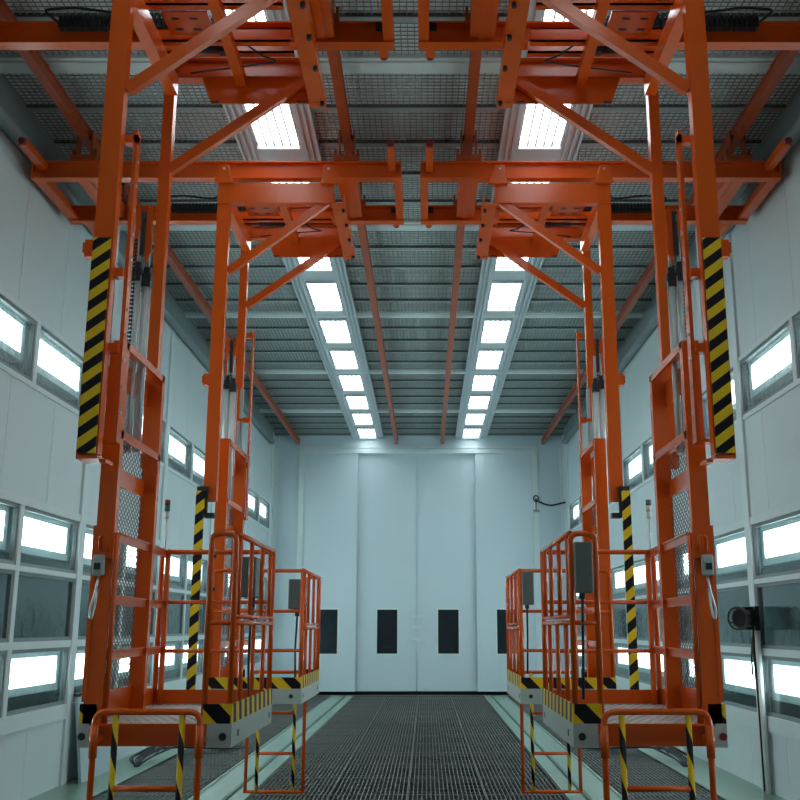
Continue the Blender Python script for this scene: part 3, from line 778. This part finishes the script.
# ------------------------------------------------------------------ loose things
# board leaning against the left wall
b = MB(); b.poly([(-3.62, 11.0, 0.0), (-3.62, 12.1, 0.0), (-3.72, 12.1, 0.86), (-3.72, 11.0, 0.86)], (0.03, 0, 0.004))
o = tag(b.build('leaning_board', 'board'), 'pale blue board leaning against left wall below the windows', 'board')
b = MB(); b.tube(rounded([(-3.74, 11.05, 0.885), (-3.70, 10.95, 0.895), (-3.68, 11.1, 0.90), (-3.70, 11.5, 0.89)], 0.03), 0.016, 8)
tag(b.build('hose_end', 'black'), 'short black hose lying on top of the leaning board', 'hose')
b = MB(); b.box((-3.812, 10.72, 0.70), (-3.806, 10.98, 0.77))
o = b.build('label_tag', 'tag'); o.location = (0, 0, 0)
tag(o, 'small yellow and black tape tag on left wall beside leaning board', 'tag')
# cables on the floor
def cable_heap(name, cx, cy, sg, lab):
    T = empty(name, (cx, cy, 0.004), lab, 'cable')
    rnd = random.Random(3)
    for k in range(7):
        b = MB(); pts = []
        h = 0.05+0.10*rnd.random(); w_ = 0.04*(k-3); ph = rnd.random()*2
        pts = [(sg*(-0.10+0.03*rnd.random()), -0.55-0.15*rnd.random(), 0.012), (sg*(-0.16+w_), -0.35, 0.02+h*0.5), (sg*(0.0+w_), -0.05+0.05*k, 0.05+h), (sg*(0.22+w_*0.6), 0.35, 0.05+h*0.8), (sg*(0.42+0.05*k), 0.9+0.06*ph, 0.03), (sg*(0.55+0.05*k), 1.2+0.1*ph, 0.012)]
        b.tube(rounded(pts, 0.12, 4), 0.012, 6); b.build('strand', 'black', T)
    for q, (a, c) in enumerate(((-0.08, 0.1), (0.02, -0.1))):
        b = MB(); b.tube(rounded([(sg*(-0.05), -0.1, 0.06), (sg*(-0.12), 0.1+c, 0.02), (sg*a, 0.5, 0.10), (sg*(a-0.1), 0.9, 0.14), (sg*(a-0.14), 1.0+c, 0.012)], 0.1, 4), 0.008, 6); b.build('strand', 'black', T)
cable_heap('cable_heap', -3.28, 12.9, 1, 'heap of black cables at the edge of left aisle grating')
cable_heap('cable_heap', 2.93, 12.9, -1, 'heap of black cables at the edge of right aisle grating')
# black fixture and conduit on the right wall
T = empty('wall_fixture', (XR-0.06, 10.40, 0), 'black round fixture on white conduit pole against right wall windows', 'fixture')
b = MB()
for dy in (-0.045, 0.045): b.cyl((0, dy, 0.0), (0, dy, 1.62), 0.028, 12)
b.build('conduit', 'white_plastic', T)
b = MB(); b.tube(rounded([(-0.02, 0, 0.02), (-0.02, 0, 1.0), (-0.035, 0, 1.35), (-0.02, 0, 1.6)], 0.1), 0.014, 8); b.tube(rounded([(-0.035, 0, 1.5), (-0.045, 0.05, 1.3), (-0.05, 0.04, 1.12)], 0.05), 0.010, 8); b.build('cable', 'black', T)
ax = Vector((-0.75, -0.62, 0.0)).normalized(); sd = Vector((-ax.y, ax.x, 0)); up = Vector((0, 0, 1)); c0 = Vector((-0.03, 0.02, 1.68))
rim = lambda t, r_, a: c0 + ax*t + sd*(r_*math.cos(a)) + up*(r_*math.sin(a))
b = MB(); b.cyl(c0, c0+ax*0.19, 0.10, 20)
for k in range(10):
    a = 2*PI*k/10; b.bar(rim(0.03, 0.105, a), rim(0.17, 0.105, a), 0.026, 0.026)
b.box((-0.02, -0.10, 1.56), (0.015, 0.10, 1.80)); hs = b.build('housing', 'black', T)
b = MB(); b.tube([rim(0.24, 0.11, 2*PI*k/20) for k in range(20)], 0.011, 8, closed=True)
for k in range(4):
    a = 2*PI*k/4+0.4; b.cyl(rim(0.18, 0.105, a), rim(0.24, 0.11, a), 0.009, 6)
b.build('guard_ring', 'black', hs)
b = MB(); b.cyl(c0+ax*0.19, c0+ax*0.20, 0.085, 18); b.build('lens', 'door_glass', hs)
# black hose in the far right corner
T = empty('air_hose', (2.72, YF-0.05, 4.6), 'thin black hose hooked across far right corner beside the door', 'hose')
b = MB(); b.tube(rounded([(0, 0, 0.06), (0.10, -0.05, -0.02), (0.35, -0.04, -0.10), (0.68, -0.30, -0.04)], 0.12), 0.022, 8); b.tube([(0.06*math.cos(2*PI*k/14), 0, 0.09+0.07*math.sin(2*PI*k/14)) for k in range(14)], 0.018, 8, closed=True); b.build('hose', 'black', T)
b = MB(); b.box((-0.07, -0.03, -0.24), (0.07, 0.03, -0.19)); b.box((-0.02, -0.0, -0.24), (0.02, 0.02, 0.1)); b.build('hook', 'duct', T)
